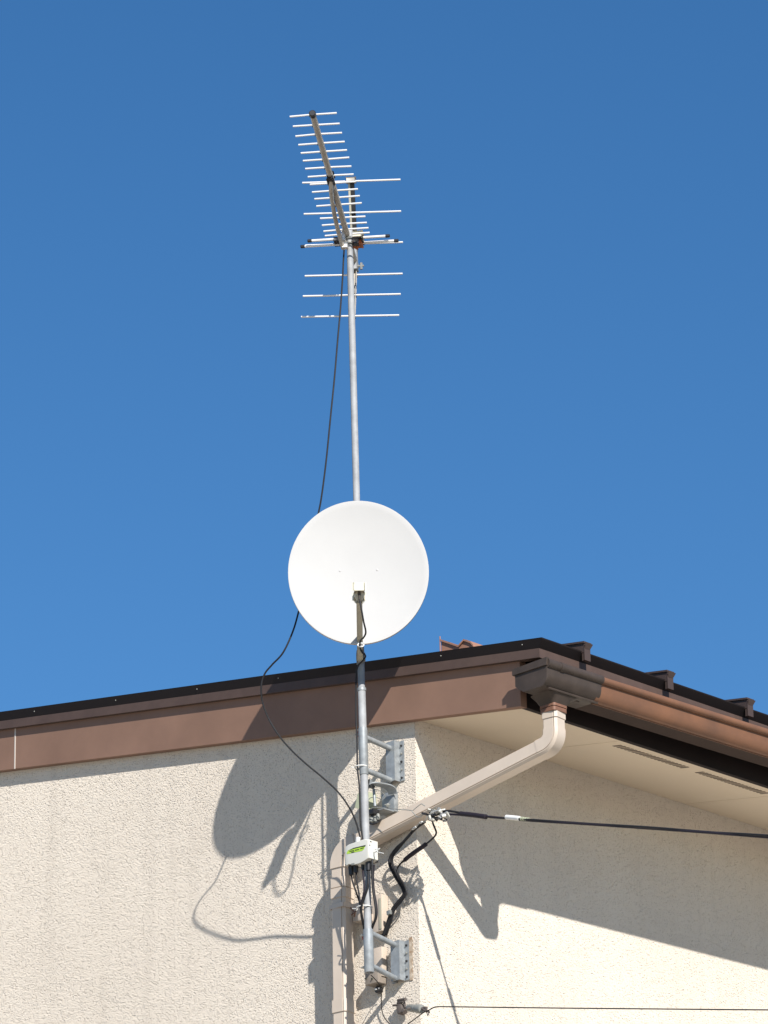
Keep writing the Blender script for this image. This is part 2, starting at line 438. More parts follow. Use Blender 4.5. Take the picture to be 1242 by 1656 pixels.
# downspout
LZ = aty(552,1372,.07)
pA = V((PX,PY,gz-.052)); pB = V((PX,PY,atx(897,1202,PX).z))
low = aty(554.5,1500,.068)
pC = V((low.x, -.068, aty(552,1379,.068).z)); pD = V((low.x, -.068, -.2))
hd = (pA-pC); hd.z = 0; Nn = hd.cross(V((0,0,1))).normalized()
if Nn.y > 0: Nn = -Nn
def elbow(p0, p, p1, r, n=8):
    a = (p0-p).normalized(); b = (p1-p).normalized(); half = a.angle(b)/2; d = r/math.tan(half)
    s, e = p+a*d, p+b*d; c = p+(a+b).normalized()*(r/math.sin(half)); out = []
    u = (s-c).normalized(); w_ = (e-c).normalized(); th = u.angle(w_)
    for k in range(n+1):
        t = k/n; out.append(c + (u*math.sin((1-t)*th)+w_*math.sin(t*th))/math.sin(th)*r)
    return out
path = [pA] + elbow(pA, pB, pC, .046) + elbow(pB, pC, pD, .062) + [pD]
h = .0285; c_ = .005
def sqprof(h, c=.005, groove=True):
    p = [(h,-h+c), (h,h-c)]
    if groove: return [(h-.009,-h), (h-.0005,-h+.0075), (h-.0005,-h+.0095), (h-.004,-h+.0105), (h-.004,-h+.0125), (h,-h+.0135), (h,h-c), (h-c,h), (-h+c,h), (-h,h-c), (-h,-h+c), (-h+c,-h)]
    return p + [(h-c,h), (-h+c,h), (-h,h-c), (-h,-h+c), (-h+c,-h), (h-c,-h)]
bm = B(); sweep(bm, path, sqprof(h), Nn)
spout = finish('downspout', bm, 'pipe', house, ang=30)
# sockets (slightly wider) at the joints
e1 = elbow(pA, pB, pC, .046); e2 = elbow(pB, pC, pD, .062)
def sock(pts, h2=.0312): 
    bm = B(); sweep(bm, pts, sqprof(h2), Nn); finish('pipe_socket', bm, 'pipe', spout, ang=30)
dn = V((0,0,-1)); dg = (pC-pB).normalized()
sock([pA+dn*.001, pA+dn*.026])
sock([e1[0]-dn*.012] + e1 + [e1[-1]+dg*.022], .0300)
sock([e2[0]-dg*.030] + e2 + [e2[-1]+dn*.012], .0325)
def low_at(py): return V((low.x, -.068, aty(545,py,.068).z))
sock([low_at(1424), low_at(1440)], .0315); sock([low_at(1441.5), low_at(1457)], .0320); sock([low_at(1622), low_at(1642)], .0320)
# wall straps of the lower pipe
for py in (1470, 1900, 2400):
    z = low_at(py).z; bm = B()
    box(bm, (low.x-.033,-.100,z-.008), (low.x+.033,-.098,z+.008)); box(bm, (low.x-.035,-.0975,z-.008), (low.x-.033,-.001,z+.008)); box(bm, (low.x+.033,-.0975,z-.008), (low.x+.035,-.001,z+.008))
    finish('pipe_strap', bm, 'pipe', spout, smooth=False)

# ------------------------------------------------------------------ mast
ms = .165
m0 = aty(597.2,1573,ms); m1 = aty(565,372,ms)
mast = thing('antenna_mast', m0, 'tall thin galvanised steel pole fixed in front of the wall corner', 'mast')
mdir = (m1-m0).normalized()
def mast_at(py):       # point on the mast axis at image row py
    best = min(range(0,2001), key=lambda k: abs(rowof(m0.lerp(m1, k/2000))-py)); return m0.lerp(m1, best/2000)
def rowof(p):
    d = p-CAM; return 828 - F*d.dot(UP)/d.dot(FW)
RM = .0136
jn = mast_at(418); j2 = mast_at(1112)
bm = B(); tube(bm, [m0, j2-mdir*.002, j2, jn, jn+mdir*.001, m1-mdir*.004, m1], [RM, RM, RM-.0014, RM-.0014, RM-.0022, RM-.0022, RM-.0036], 24)
finish('pole', bm, 'galv', mast)
bm = B(); tube(bm, [j2-mdir*.014, j2-mdir*.012, j2-mdir*.002, j2], [RM, RM+.0022, RM+.0022, RM], 24); 
finish('pole_collar', bm, 'galv2', mast)

# mast brackets
def bracket(py_top, py_bot, arms, plate_px, plate_rows, label):
    a, b = mast_at(py_top), mast_at(py_bot)
    t = thing('mast_bracket', b, label, 'bracket', 'steel wall brackets holding the mast')
    bm = B(); rs = RM+(.0030 if py_top > 1300 else .0018)
    tube(bm, [b, b+mdir*.001, a-mdir*.001, a], [rs, rs+.0006, rs+.0006, rs-.001], 24)
    s = finish('sleeve', bm, 'galv2', t)
    x1 = aty(plate_px, (plate_rows[0]+plate_rows[1])/2, .030).x; x0 = x1-.036
    zt = aty(plate_px, plate_rows[0], .030).z; zl = aty(plate_px, plate_rows[1], .030).z
    for (pm, pw) in arms:
        p = mast_at(pm); q = aty(pw[0], pw[1], .029); q.x = (x0+x1)/2 - .002
        q.z = aty(pw[0], pw[1], .029).z
        bm = B(); tube(bm, [p+(q-p).normalized()*.012, q], .0098, 16); finish('arm', bm, 'galv2', t)
    bm = B()                      # hat shaped plate: web, two sides, two flanges on the wall
    th = .003
    poly = [(x0-.022,-.001), (x0-.022,-.001-th), (x0-th,-.001-th), (x0-th,-.030), (x1+th,-.030), (x1+th,-.001-th), (x1+.024,-.001-th), (x1+.024,-.001), (x1,-.001), (x1,-.030+th), (x0,-.030+th), (x0,-.001)]
    extrude(bm, [(x,y,zl) for x,y in poly], (0,0,zt-zl)); pl = finish('wall_plate', bm, 'galv2', t, smooth=False)
    n = 5
    for k in range(n):
        z = zl + (zt-zl)*(k+.4)/n
        for xx in (x0-.013, x1+.013):
            bm = B(); tube(bm, [(xx,-.003,z), (xx,-.0075,z), (xx,-.009,z)], [.0042,.0042,.003], 6); finish('bolt', bm, 'wire' if k % 2 else 'black', pl)
    if py_top > 1300:
     bm = B(); zz = [zl-.004+(zt-zl+.012)*k/24 for k in range(25)]
     wv_ = [.012+.008*random.random() for _ in zz]
     extrude(bm, [(x1+.0245,-.0012,z) for z in zz] + [(x1+.0245+w_2,-.0012,z) for z, w_2 in list(zip(zz, wv_))[::-1]], (0,-.0022,0)); finish('sealant', bm, 'sealant', pl, smooth=False)
    # band bolt on the sleeve
    for f_ in (.12, .86):
        p = a.lerp(b, f_); q = p + V((-.9,-.3,0)).normalized()*.020
        bm = B(); tube(bm, [p, q, q+(q-p)*.5], [.0045,.0045,.003], 6); finish('bolt', bm, 'wire', s)
    bm = B(); p = a.lerp(b, .14) if py_top > 1300 else a.lerp(b,.1)
    q = p + V((-.95,.1,0)).normalized()*.022; obox(bm, q, (1,0,0), (0,1,0), mdir, .010, .012, .020, .002)
    finish('wing_nut', bm, 'red', s)
    return t
bracket(1177, 1253, [(1191,(637,1208)), (1244,(637,1260))], 637, (1197,1262), 'galvanised mast bracket on the wall just under the eave, upper of the two')
bracket(1503, 1573, [(1507,(645,1526)), (1560,(643,1581))], 645, (1520,1584), 'galvanised mast bracket at the bottom end of the pole, lower of the two')

# ------------------------------------------------------------------ television antenna
za = aty(563,381,ms).z
ptsC = [((468.6+544.5)/2, (190+186.1)/2, 75.9)]
def z1(l, r): return ((450+l[0]/5.645, 160+l[1]/5.645), (450+r[0]/5.645, 160+r[1]/5.645))
rods = [z1(*q) for q in (((105,170),(533,147)), ((135,264),(560,241)), ((157,347),(582,325)), ((184,430),(606,408)), ((206,505),(627,486)),
  ((226,576),(648,557)), ((247,649),(667,629)), ((270,723),(687,704)), ((290,795),(708,773)), ((309,861),(727,842)), ((331,924),(744,907)),
  ((348,987),(762,972)), ((382,1105),(795,1090)), ((399,1162),(808,1147)), ((413,1213),(823,1197)))]
rods += [((525.5,382.8),(597.7,379.5)), ((524.5,390),(603.3,386.3))]
def rodc(q): return atz((q[0][0]+q[1][0])/2, (q[0][1]+q[1][1])/2, za)
front = rodc(rods[0]); back = rodc(rods[-1])
bdir = (front-back); bdir.z = 0; bdir.normalize()
edir = V((-bdir.y, bdir.x, 0))
if edir.dot(RT) < 0: edir = -edir
def rowpt(q):
    c = rodc(q); s = (c-back).dot(bdir); return back + bdir*s
def colof(p):
    d = p-CAM; return 621 + F*d.dot(RT)/d.dot(FW)
def along(p, d, px):          # slide from p along d until the image column is px
    for _ in range(6): p = p + d*((px-colof(p))/(F*d.dot(RT)/(p-CAM).dot(FW)))
    return p
ant = thing('television_antenna', mast_at(385), 'many rodded aluminium television antenna clamped to the top of the pole', 'antenna')
boom_r = .0108
rear = back - bdir*.24
bm = B(); tube(bm, [rear, front+bdir*.012], boom_r, 16); boom = finish('boom', bm, 'boom', ant)
bm = B(); tube(bm, [front+bdir*.006, front+bdir*.024, front+bdir*.027], [.0122,.0122,.0095], 16); finish('boom_end_cap', bm, 'black', boom)
for q in rods:
    c = rowpt(q); L_ = .5*abs(q[1][0]-q[0][0])/485/abs(edir.dot(RT))
    c = c + V((0,0,.0065)); bm = B()
    b1, b2 = [V((0,0,random.uniform(-.0022,.0014)))+bdir*random.uniform(-.002,.002) for _ in (0,1)]; tube(bm, [along(c,edir,q[0][0])+b1, c, along(c,edir,q[1][0])+b2], .0034, 10); d = finish('director', bm, 'alu', ant)
    bm = B(); obox(bm, c-edir*.0105+V((0,0,-.002)), edir, bdir, (0,0,1), .005, .007, .008, .001); finish('rod_clip', bm, 'black', d)
# brace under the boom from its middle down to the mast clamp
bt = atz(531,287,za); bt = back + bdir*((bt-back).dot(bdir)); 
off = V((0,0,-.012))
fb = aty(555,402,ms+.02)
brpts = catmull([bt+off, bt+off-bdir*.06+V((0,0,-.022))-edir*.006, aty(539.5,340,.35), aty(546,370,.25), fb], 8)
bm = B(); tube(bm, brpts, .0080, 12); finish('brace', bm, 'boom', ant)
bm = B(); obox(bm, bt+V((0,0,-.004)), edir, bdir, (0,0,1), .020, .05, .028, .004); finish('brace_clamp', bm, 'black', ant)
bm = B(); tube(bm, [bt-bdir*.022+V((0,0,-.014)), bt-bdir*.05+V((0,0,-.022))], .0082, 12); finish('brace_socket', bm, 'galv', ant)
# mast clamp
mc = mast_at(390)
bm = B(); obox(bm, mc-edir*.020+V((0,0,.012))+bdir*.012, edir, bdir, (0,0,1), .013, .03, .04, .002)
obox(bm, mc-edir*.016+V((0,0,-.022))+bdir*.012, edir, bdir, (0,0,1), .020, .02, .022, .002)
finish('mast_clamp', bm, 'alu', ant)
bm = B()
for dz in (.008, -.012):
    ring_ = [mc + V((0,0,dz)) + (edir*math.cos(a)+bdir*math.sin(a))*(RM+.003) for a in [math.pi*k/8-.6 for k in range(11)]]
    tube(bm, ring_, .0028, 8)
finish('u_bolt', bm, 'wire', ant)
bm = B(); obox(bm, mc+edir*.024+bdir*.01+V((0,0,-.010)), edir, bdir, (0,0,1), .016, .022, .020, .003)
for dz in (.004,-.006): tube(bm, [mc+edir*.012+bdir*.02+V((0,0,dz)), mc+edir*.034+bdir*.02+V((0,0,dz))], .003, 6)
finish('clamp_nut', bm, 'black', ant)
# dipole: pair of thick rods with black caps, terminal box
s_d = -.065
dc = back + bdir*s_d
def dip(pl, pr, zoff):
    z = za+zoff; l = atz(*pl, z); r_ = atz(*pr, z); c = (l+r_)/2; c = back + bdir*((c-back).dot(bdir)) + V((0,0,zoff)); L_ = (r_-l).length/2
    for s in (-1, 1):
        bm = B(); tube(bm, [c+edir*s*.030, c+edir*s*(L_-.008)], .0050, 12); rod = finish('dipole_rod', bm, 'alu', ant)
        bm = B(); tube(bm, [c+edir*s*(L_-.012), c+edir*s*(L_+.002), c+edir*s*(L_+.004)], [.0064,.0064,.0045], 12); finish('rod_cap', bm, 'black', rod)
    return c
c1 = dip((500,389.2), (630,381.8), .006); c2 = dip((490.5,398.8), (645.5,388.8), -.004)
cm = (c1+c2)/2
bm = B(); obox(bm, cm+edir*.022+V((0,0,.012)), edir, bdir, (0,0,1), .055, .06, .022, .006); finish('terminal_box', bm, 'cream', ant)
bm = B(); obox(bm, cm+edir*.030+V((0,0,-.011)), edir, bdir, (0,0,1), .034, .04, .018, .005)
tube(bm, [cm+edir*.03+V((0,0,-.02)), cm+edir*.028+V((0,0,-.034))], .006, 10); finish('terminal_cover', bm, 'orange', ant)
bm = B()
for s in (-1,1): obox(bm, cm+edir*s*.044, edir, bdir, (0,0,1), .016, .05, .013, .003)
finish('dipole_holder', bm, 'black', ant)
# reflector: six rods on an upright V frame behind the mast
vert = rear + bdir*.03
ref = []
bs, cs = .0955, .0427
for k, (l, r_) in enumerate((((489,295.4),(647.5,290.8)), ((491.5,345.8),(648.5,342)), ((494,396.5),(651.5,392)))):
    n = 2-k; p = vert + V((0,0,.050+bs*n)) + bdir*(.0213+cs*n); ref.append((p, l, r_))
for k, (l, r_) in enumerate((((493,446),(651,443)), ((490,478.6),(648,476)), ((487,512),(645.5,510.2)))):
    p = vert + V((0,0,-.050-bs*k)) + bdir*(.0213+cs*k); ref.append((p, l, r_))
fixed = []
for p, l, r_ in ref:
    # settle the rod on its sight row by sliding it up or down
    want = (l[1]+r_[1])/2
    for _ in range(4): p = p + V((0,0,(rowof(p)-want)/452))
    fixed.append(p)
    Lh = .5*(r_[0]-l[0])/483/abs(edir.dot(RT))
    cen = p + edir*(((l[0]+r_[0])/2 - colof(p))/(483*edir.dot(RT)))
    bm = B(); ea, eb = along(p,edir,l[0]), along(p,edir,r_[0]); ea.z += (rowof(ea)-l[1])/452; eb.z += (rowof(eb)-r_[1])/452; tube(bm, [ea, eb], .0036, 10); rr_ = finish('reflector_rod', bm, 'alu', ant)
    bm = B(); obox(bm, p+V((0,0,0))-bdir*.004, edir, bdir, (0,0,1), .014, .012, .012, .002); finish('rod_holder', bm, 'black', rr_)
def wing(a, b, w_, mat_, nm):
    d = (b-a).normalized(); n = d.cross(edir).normalized(); bm = B()
    obox(bm, (a+b)/2 - n*.0, edir, n, d, w_, .003, (b-a).length, .0005)
    for s in (-1,1): obox(bm, (a+b)/2 + edir*s*(w_/2-.001) + n*.0055, edir, n, d, .002, .010, (b-a).length-.001)
    o = finish(nm, bm, mat_, ant, smooth=False)
    if mat_ == 'black':
        bm = B(); obox(bm, (a+b)/2 - edir*(w_/2-.002), edir, n, d, .0075, .016, (b-a).length-.004, .001); finish('frame_side', bm, 'arm', o)
    return o
dn_ = bdir*-.008
wing(fixed[2]+dn_+V((0,0,-.03)), fixed[0]+dn_+V((0,0,.012)), .021, 'black', 'reflector_frame')
wing(fixed[3]+dn_+V((0,0,.03)), fixed[5]+dn_+V((0,0,-.012)), .014, 'boom', 'reflector_frame')
bm = B(); obox(bm, fixed[0]+V((0,0,.004)), edir, bdir, (0,0,1), .032, .02, .016, .003); finish('frame_end_cap', bm, 'boom', ant)
bm = B(); obox(bm, (fixed[2]+fixed[3])/2, edir, bdir, (0,0,1), .02, .03, .09, .003); finish('frame_joint', bm, 'galv', ant)
bm = B(); q = (fixed[3])+edir*.024+V((0,0,.035)); tube(bm, [q-edir*.015, q+edir*.01], .004, 8); tube(bm, [q+V((0,0,.012)), q-V((0,0,.014))], .005, 6); finish('wing_bolt', bm, 'wire', ant)

# ------------------------------------------------------------------ satellite dish
view = (CAM - aty(580,925,.27)); hz = V((view.x, view.y, 0)).normalized()
tl = math.radians(3); nrm = (hz*math.cos(tl) + V((0,0,1))*math.sin(tl)).normalized()
side = V((0,0,1)).cross(nrm).normalized(); upv = nrm.cross(side).normalized()
dcen = aty(579.7,924.8,.27)
dish = thing('satellite_dish', dcen - upv*.26, 'round white satellite dish mounted on the pole above the roof edge', 'satellite dish')
RX = 225/2/ (F/ (dcen-CAM).dot(FW)); RY = 229/2/(F/(dcen-CAM).dot(FW))/abs(nrm.dot(-ray(580,925).normalized()))
NS, NR = 96, 14; dep = .030; th = .0016
bm = B()
def dpt(r, a, o): return dcen + side*(RX*r*math.cos(a)) + upv*(RY*r*math.sin(a)) - nrm*(dep*(1-r*r) + o)
rim_f = None
rings = []
for o_ in (0, th):
    c0 = bm.verts.new(dpt(0,0,o_)); prev = None; rs_ = []
    for i in range(1, NR+1):
        rs_.append([bm.verts.new(dpt(i/NR, 2*math.pi*k/NS, o_)) for k in range(NS)])
    for k in range(NS): bm.faces.new((c0, rs_[0][k], rs_[0][(k+1)%NS]))
    for a, b in zip(rs_[:-1], rs_[1:]):
        for k in range(NS): bm.faces.new((a[k], b[k], b[(k+1)%NS], a[(k+1)%NS]))
    rings.append(rs_[-1])
# rolled rim
ro = [bm.verts.new(dpt(1.012, 2*math.pi*k/NS, .001)) for k in range(NS)]
rb = [bm.verts.new(dpt(1.012, 2*math.pi*k/NS, .011)) for k in range(NS)]
for a, b in ((rings[0], ro), (ro, rb), (rb, rings[1])):
    for k in range(NS): bm.faces.new((a[k], b[k], b[(k+1)%NS], a[(k+1)%NS]))
refl = finish('reflector', bm, 'white', dish, ang=60)
for px, py in ((549.5,918),(610,916.5)):       # small mounting bolts on the face
    d = ray(px,py); p = CAM + d*((dcen-CAM).dot(nrm)/d.dot(nrm)); r2 = ((p-dcen).dot(side)/RX)**2 + ((p-dcen).dot(upv)/RY)**2
    p = p - nrm*(dep*(1-r2)); bm = B(); tube(bm, [p-nrm*.001, p+nrm*.0008, p+nrm*.0014], [.0042,.0042,.003], 12); finish('bolt', bm, 'white', refl)
# back mount
mb = mast_at(930)
bm = B(); q = dcen - nrm*.06
obox(bm, q, side, upv, nrm, .10, .12, .02, .004); obox(bm, (q+mb)/2, side, upv, nrm, .05, .08, max(.03,(q-mb).length-.02), .004)
finish('back_mount', bm, 'galv', dish)
# feed arm and feed
lnb = aty(581,948,.49); fdir = V((lnb.x-dcen.x, lnb.y-dcen.y, 0)).normalized()
base = aty(582.3,1064,.200)
ad_ = (lnb-base).normalized(); aside = ad_.cross(V((0,0,1))).normalized(); aup = aside.cross(ad_).normalized()
tip = lnb - fdir*.080 - V((0,0,.022))
ad_ = (tip-base).normalized(); aup = aside.cross(ad_).normalized()
bm = B(); obox(bm, (base+tip)/2, aside, ad_, aup, .0205, (tip-base).length, .018, .003); finish('feed_arm', bm, 'arm', dish)
bm = B(); mq = mast_at(1063)
tube(bm, [mq-mdir*.014, mq+mdir*.014], RM+.003, 20); obox(bm, (mq+base)/2, aside, ad_, aup, .022, .05, .02, .003); finish('arm_clamp', bm, 'galv', dish)
bm = B()
fd = (lnb - dcen + nrm*.02); fdir = V((fd.x, fd.y, 0)).normalized()
sx_ = fdir.cross(V((0,0,1)))
bk = lnb - fdir*.105
bm = B(); tube(bm, [bk+fdir*.004, bk-fdir*.006, bk-fdir*.008, bk-fdir*.022, bk-fdir*.024], [.014,.014,.0205,.0205,.017], 24)
feed = finish('feed_horn', bm, 'cream', dish)
bm = B(); obox(bm, lnb-fdir*.0525, sx_, fdir, (0,0,1), .036, .100, .017, .006); finish('feed_body', bm, 'cream', dish)
bm = B(); tube(bm, [lnb-fdir*.045-V((0,0,.008)), lnb-fdir*.045-V((0,0,.014)), lnb-fdir*.047-V((0,0,.026)), lnb-fdir*.05-V((0,0,.034))], [.0205,.0205,.014,.0105], 20); finish('feed_base', bm, 'arm', dish)
bm = B(); cst = lnb-fdir*.022-V((0,0,.013)); tube(bm, [cst, cst-V((0,0,.012))], .0052, 10); tube(bm, [cst-V((0,0,.012)), cst-V((0,0,.028))], .004, 10); finish('feed_connector', bm, 'dark', feed)

# ------------------------------------------------------------------ cables
def cable(name, pts, r, m, label, cat='cable', group=None, n=10, seg=10):
    bm = B(); tube(bm, catmull(pts, n), r, seg); o = finish(name, bm, m); tag(o, label, cat, group); return o
Y = aty
cable('antenna_cable', [Y(556.5,404,.19), Y(555.5,420,.185), Y(554,450,.185), Y(550.5,500,.19), Y(546.5,545,.2), Y(541,610,.21), Y(535,670,.22), Y(527.5,745,.225), Y(520,803,.225), Y(515,830,.225),
   Y(505,880,.235), Y(494,945,.28), Y(484,985,.335), Y(474,1020,.37), Y(458,1055,.39), Y(440,1075,.395), Y(428,1090,.40), Y(422.5,1110,.40), Y(425,1137,.385), Y(436,1165,.365), Y(453,1192,.345), Y(474,1216,.325),
   Y(497,1237,.30), Y(520,1256,.275), Y(545,1279,.25), Y(563,1303,.225), Y(574,1325,.20), Y(581,1348,.185), Y(584,1362,.18)], .0031, 'cable',
   'long black cable bowing out left of the pole from antenna to white box')
cx = cst-V((0,0,.026))
cable('dish_cable', [cx, Y(584.5,985,.475), Y(588,1005,.46), Y(591.5,1022,.43), Y(588,1031,.39), Y(583,1036,.36), Y(582,1046,.30), Y(585,1054,.24), Y(591,1061,.20), Y(586,1069,.195), Y(579,1077,.19), Y(576.5,1090,.188), Y(575.7,1120,.186),
   Y(575.8,1160,.186), Y(577.5,1200,.188), Y(578,1240,.188), Y(581,1270,.186), Y(582,1300,.186), Y(583,1330,.186), Y(587,1362,.18)], .0031, 'cable',
   'short black cable running from the dish feed down the left side of the pole')
def tie(name, c, rad, axis, label, tail=None):
    axis = V(axis).normalized(); a = axis.cross(V((1,.2,0))).normalized(); b = axis.cross(a)
    bm = B(); pts = [c+(a*math.cos(t)+b*math.sin(t))*rad for t in [2*math.pi*k/20 for k in range(21)]]
    tube(bm, pts, .0022, 8)
    if tail:
        for p, q in tail: tube(bm, [p, q], .0016, 6)
    o = finish(name, bm, 'tie'); return tag(o, label, 'cable tie')
tie('cable_tie', Y(583.5,1043,.315), .0105, aup*.3+ad_, 'white tie holding the cable to the feed arm below the dish', [(Y(583,1046,.33), Y(589,1039,.33))])
tie('cable_tie', mast_at(1240)+V((-.008,-.004,0)), .0225, mdir, 'pale tie round the pole just under the upper bracket sleeve top', [(mast_at(1240)+V((-.03,-.01,0)), mast_at(1240)+V((-.042,-.02,.006)))])
tie('cable_tie', mast_at(1467)+V((-.012,-.003,0)), .027, mdir, 'white tie bundling the cables to the pole below the white box', [(mast_at(1467)+V((-.035,-.01,0)), mast_at(1470)+V((-.062,-.012,.012))), (mast_at(1467)+V((-.036,-.01,.003)), mast_at(1467)+V((-.036,-.018,-.008)))])

# ------------------------------------------------------------------ white booster box on the mast
bs_ = ms+.040
q0 = Y(556.5,1366,bs_); q1 = Y(599,1358,bs_)
bt_ = thing('junction_box', Y(580,1395,bs_), 'white plastic junction box with a green label strapped on the pole', 'junction box')
bx0, bx1 = Y(557,1380,bs_).x, Y(596,1380,bs_).x; zt_, zl_ = Y(580,1360,bs_).z, Y(580,1397,bs_).z
bm = B()
# outline seen from the front, belly curved at the bottom
n = 12
poly = [(bx0,zt_-.012), (bx0+.006,zt_-.004), (bx0+.02,zt_), (bx1-.02,zt_+.002), (bx1,zt_-.004)]
poly += [(bx1,zl_+.012)] + [(bx1+(bx0-bx1)*t, zl_+.012-.010*math.sin(math.pi*min(1,t*1.15))) for t in [k/n for k in range(1,n)]] + [(bx0,zl_+.008)]
extrude(bm, [(x,-bs_,z) for x,z in poly], (0,.046,0))
bmesh.ops.bevel(bm, geom=[e for e in bm.edges if all(abs(v.co.y+bs_) < 1e-5 for v in e.verts)], offset=.005, segments=3, affect='EDGES', profile=.5)
body = finish('box_body', bm, 'box', bt_, ang=50)
lz = lambda px,py: Y(px,py,bs_+.0006)
L4 = [lz(560.5,1379.5), lz(562.5,1375.5), lz(572,1371), lz(590.5,1366.8), lz(589,1372.5), lz(585.5,1376), lz(573,1378.5), lz(561,1381.3)]
bm = B(); extrude(bm, L4, (0,.0005,0)); lab = finish('label', bm, 'green', body, smooth=False)
L5 = [Y(563,1375.6,bs_+.0011), Y(572,1371,bs_+.0011), Y(591.3,1366.4,bs_+.0011), Y(590.6,1368.8,bs_+.0011), Y(583,1369.8,bs_+.0011), Y(572,1372.6,bs_+.0011)]
bm = B(); extrude(bm, L5, (0,.0004,0))
for (a, b, c, d) in ((565,1377.5,572.5,1376), (574,1375.6,580.5,1374.2), (582.5,1373.2,588,1371.6), (568,1379.2,573,1378.2)):
    p, q = Y(a,b,bs_+.0011), Y(c,d,bs_+.0011); extrude(bm, [p, q, q+V((0,0,.0028)), p+V((0,0,.0028))], (0,.0004,0))
finish('label_print', bm, 'ink', lab, smooth=False)
bm = B(); c = Y(571,1397.5,bs_+.001); obox(bm, c, (1,0,-.05), (0,1,0), (0,0,1), .016, .004, .007, .001); finish('catch', bm, 'porcelain', body)
for px, py in ((603.5,1361.5),(558,1384)): 
    bm = B(); c = Y(px-3,py,bs_-.003); tube(bm, [c, c-V((0,.006,0))], .0018, 8); finish('screw', bm, 'ink', body)
bm = B(); c = Y(579,1358,bs_-.012); obox(bm, c, (1,0,0), (0,1,0), (.2,0,1), .010, .014, .018, .002); finish('mount_tab', bm, 'tie', bt_)
bm = B(); box(bm, (bx0+.012,-bs_+.0465,zl_+.008), (bx1-.012,-bs_+.06,zt_-.008), .002); finish('back_plate', bm, 'black', bt_)
gl = []
for px, w_, l_ in ((567,.0100,.022), (575,.0085,.018), (586,.006,.014), (595,.0100,.024), (601.5,.004,.01)):
    c = V((Y(px,1400,bs_-.022).x, -bs_+.024, zl_+.012)); bm = B(); tube(bm, [c, c-V((0,0,.012)), c-V((0,0,.012+l_))], [w_, w_, w_*.9], 12); finish('cable_gland', bm, 'black', bt_); gl.append(c-V((0,0,.010+l_)))
# cables leaving the box
s1 = .175
cable('box_cable', [gl[0], Y(570,1425,.18), Y(576,1443,.18), Y(581.5,1460,.178), Y(584,1478,.178), Y(587,1492,.17), Y(589,1508,.15)], .0032, 'cable', 'leftmost black cable leaving the underside of the white box', group='cables under the white box')
cable('box_cable', [gl[1], Y(577,1425,.185), Y(580.5,1445,.185), Y(583,1462,.184), Y(585.5,1480,.182), Y(588.5,1497,.16), Y(592,1512,.14)], .0032, 'cable', 'second black cable from the left under the white box', group='cables under the white box')
cable('box_cable', [gl[2], Y(588,1420,.19), Y(589.5,1433,.193), Y(588,1446,.193), Y(584.5,1460,.19), Y(584,1476,.184), Y(587,1495,.165)], .0034, 'navy', 'blue sheened cable crossing the pole beneath the white box', group='cables under the white box')
cable('box_cable', [gl[3], Y(595.5,1425,.195), Y(594,1437,.197), Y(590,1449,.197), Y(585.5,1462,.195), Y(584.5,1480,.186), Y(589,1500,.16)], .0040, 'cable', 'thickest black cable crossing in front of the pole under the white box', group='cables under the white box')
cable('box_cable', [gl[4], Y(602,1420,.18), Y(603.5,1440,.178), Y(606.5,1460,.176), Y(608,1475,.174), Y(606.5,1488,.17), Y(602.5,1497,.16), Y(600,1506,.14), Y(596,1520,.10)], .0042, 'cable', 'black cable looping down the right side of the pole under the white box', group='cables under the white box')
cable('box_cable', [gl[4]+V((.004,.004,0)), Y(603.5,1420,.172), Y(605.5,1445,.168), Y(609,1465,.166), Y(609,1482,.163), Y(604,1496,.15), Y(598,1512,.11)], .0034, 'navy', 'dark outer cable looping widest to the right of the pole under the box', group='cables under the white box')
# white wire ends right of the box
bm = B()
for a, b in (((606,1374),(614,1372)), ((606,1377),(620,1380)), ((607,1371),(611,1378)), ((606,1379),(613,1373.5))): tube(bm, [Y(*a,bs_-.02), Y(*b,bs_-.01)], .0016, 6)
tag(finish('tie_tail', bm, 'tie'), 'cut white tie ends sticking out right of the white junction box', 'cable tie')

# ------------------------------------------------------------------ wall anchor bracket with its bits
an = thing('cable_anchor', Y(625,1310,.0), 'bent steel wire anchor with a bolted plate between upper bracket and slanting pipe', 'anchor bracket')
bm = B()
ap = [Y(598,1269,.13), Y(604,1267.5,.125), Y(620,1270,.075), Y(629,1273,.05), Y(633.5,1277.5,.034), Y(635.5,1284,.026)]
path_ = catmull(ap, 8)
# flat bar: loft a flat rectangle
prev = None
for i, p in enumerate(path_):
    T1 = (path_[min(i+1,len(path_)-1)]-path_[max(i-1,0)]).normalized(); wv = V((1,0,0)) - T1*T1.x; wv.normalize(); nv = T1.cross(wv)
    r = [bm.verts.new(p+wv*a*.020+nv*b*.002) for a, b in ((-1,-1),(1,-1),(1,1),(-1,1))]
    if prev:
        for k in range(4): bm.faces.new((prev[k], prev[(k+1)%4], r[(k+1)%4], r[k]))
    else: bm.faces.new(r[::-1])
    prev = r
bm.faces.new(prev); finish('hook_bar', bm, 'galv2', an)
xa, xb = Y(618,1295,.02).x, Y(638,1295,.02).x; zA, zB = Y(630,1281,.02).z, Y(630,1314,.02).z
bm = B(); box(bm, (xa,-.022,zB), (xb,-.0015,zA), .002); box(bm, (xa-.02,-.075,zB-.004), (xb,-.0225,zB), .0015); pl_ = finish('anchor_plate', bm, 'galv2', an)
bm = B(); c = Y(627.5,1303,.022); tube(bm, [c, c-V((0,.004,0)), c-V((0,.010,0)), c-V((0,.0105,0))], [.009,.009,.0062,.004], 6); tube(bm, [c-V((0,.010,0)), c-V((0,.018,0))], .003, 10); finish('bolt', bm, 'wire', an)
bm = B(); tube(bm, [Y(604.5,1276,.10), Y(606.5,1304,.10)], .0052, 12); finish('upright_pin', bm, 'galv2', an)
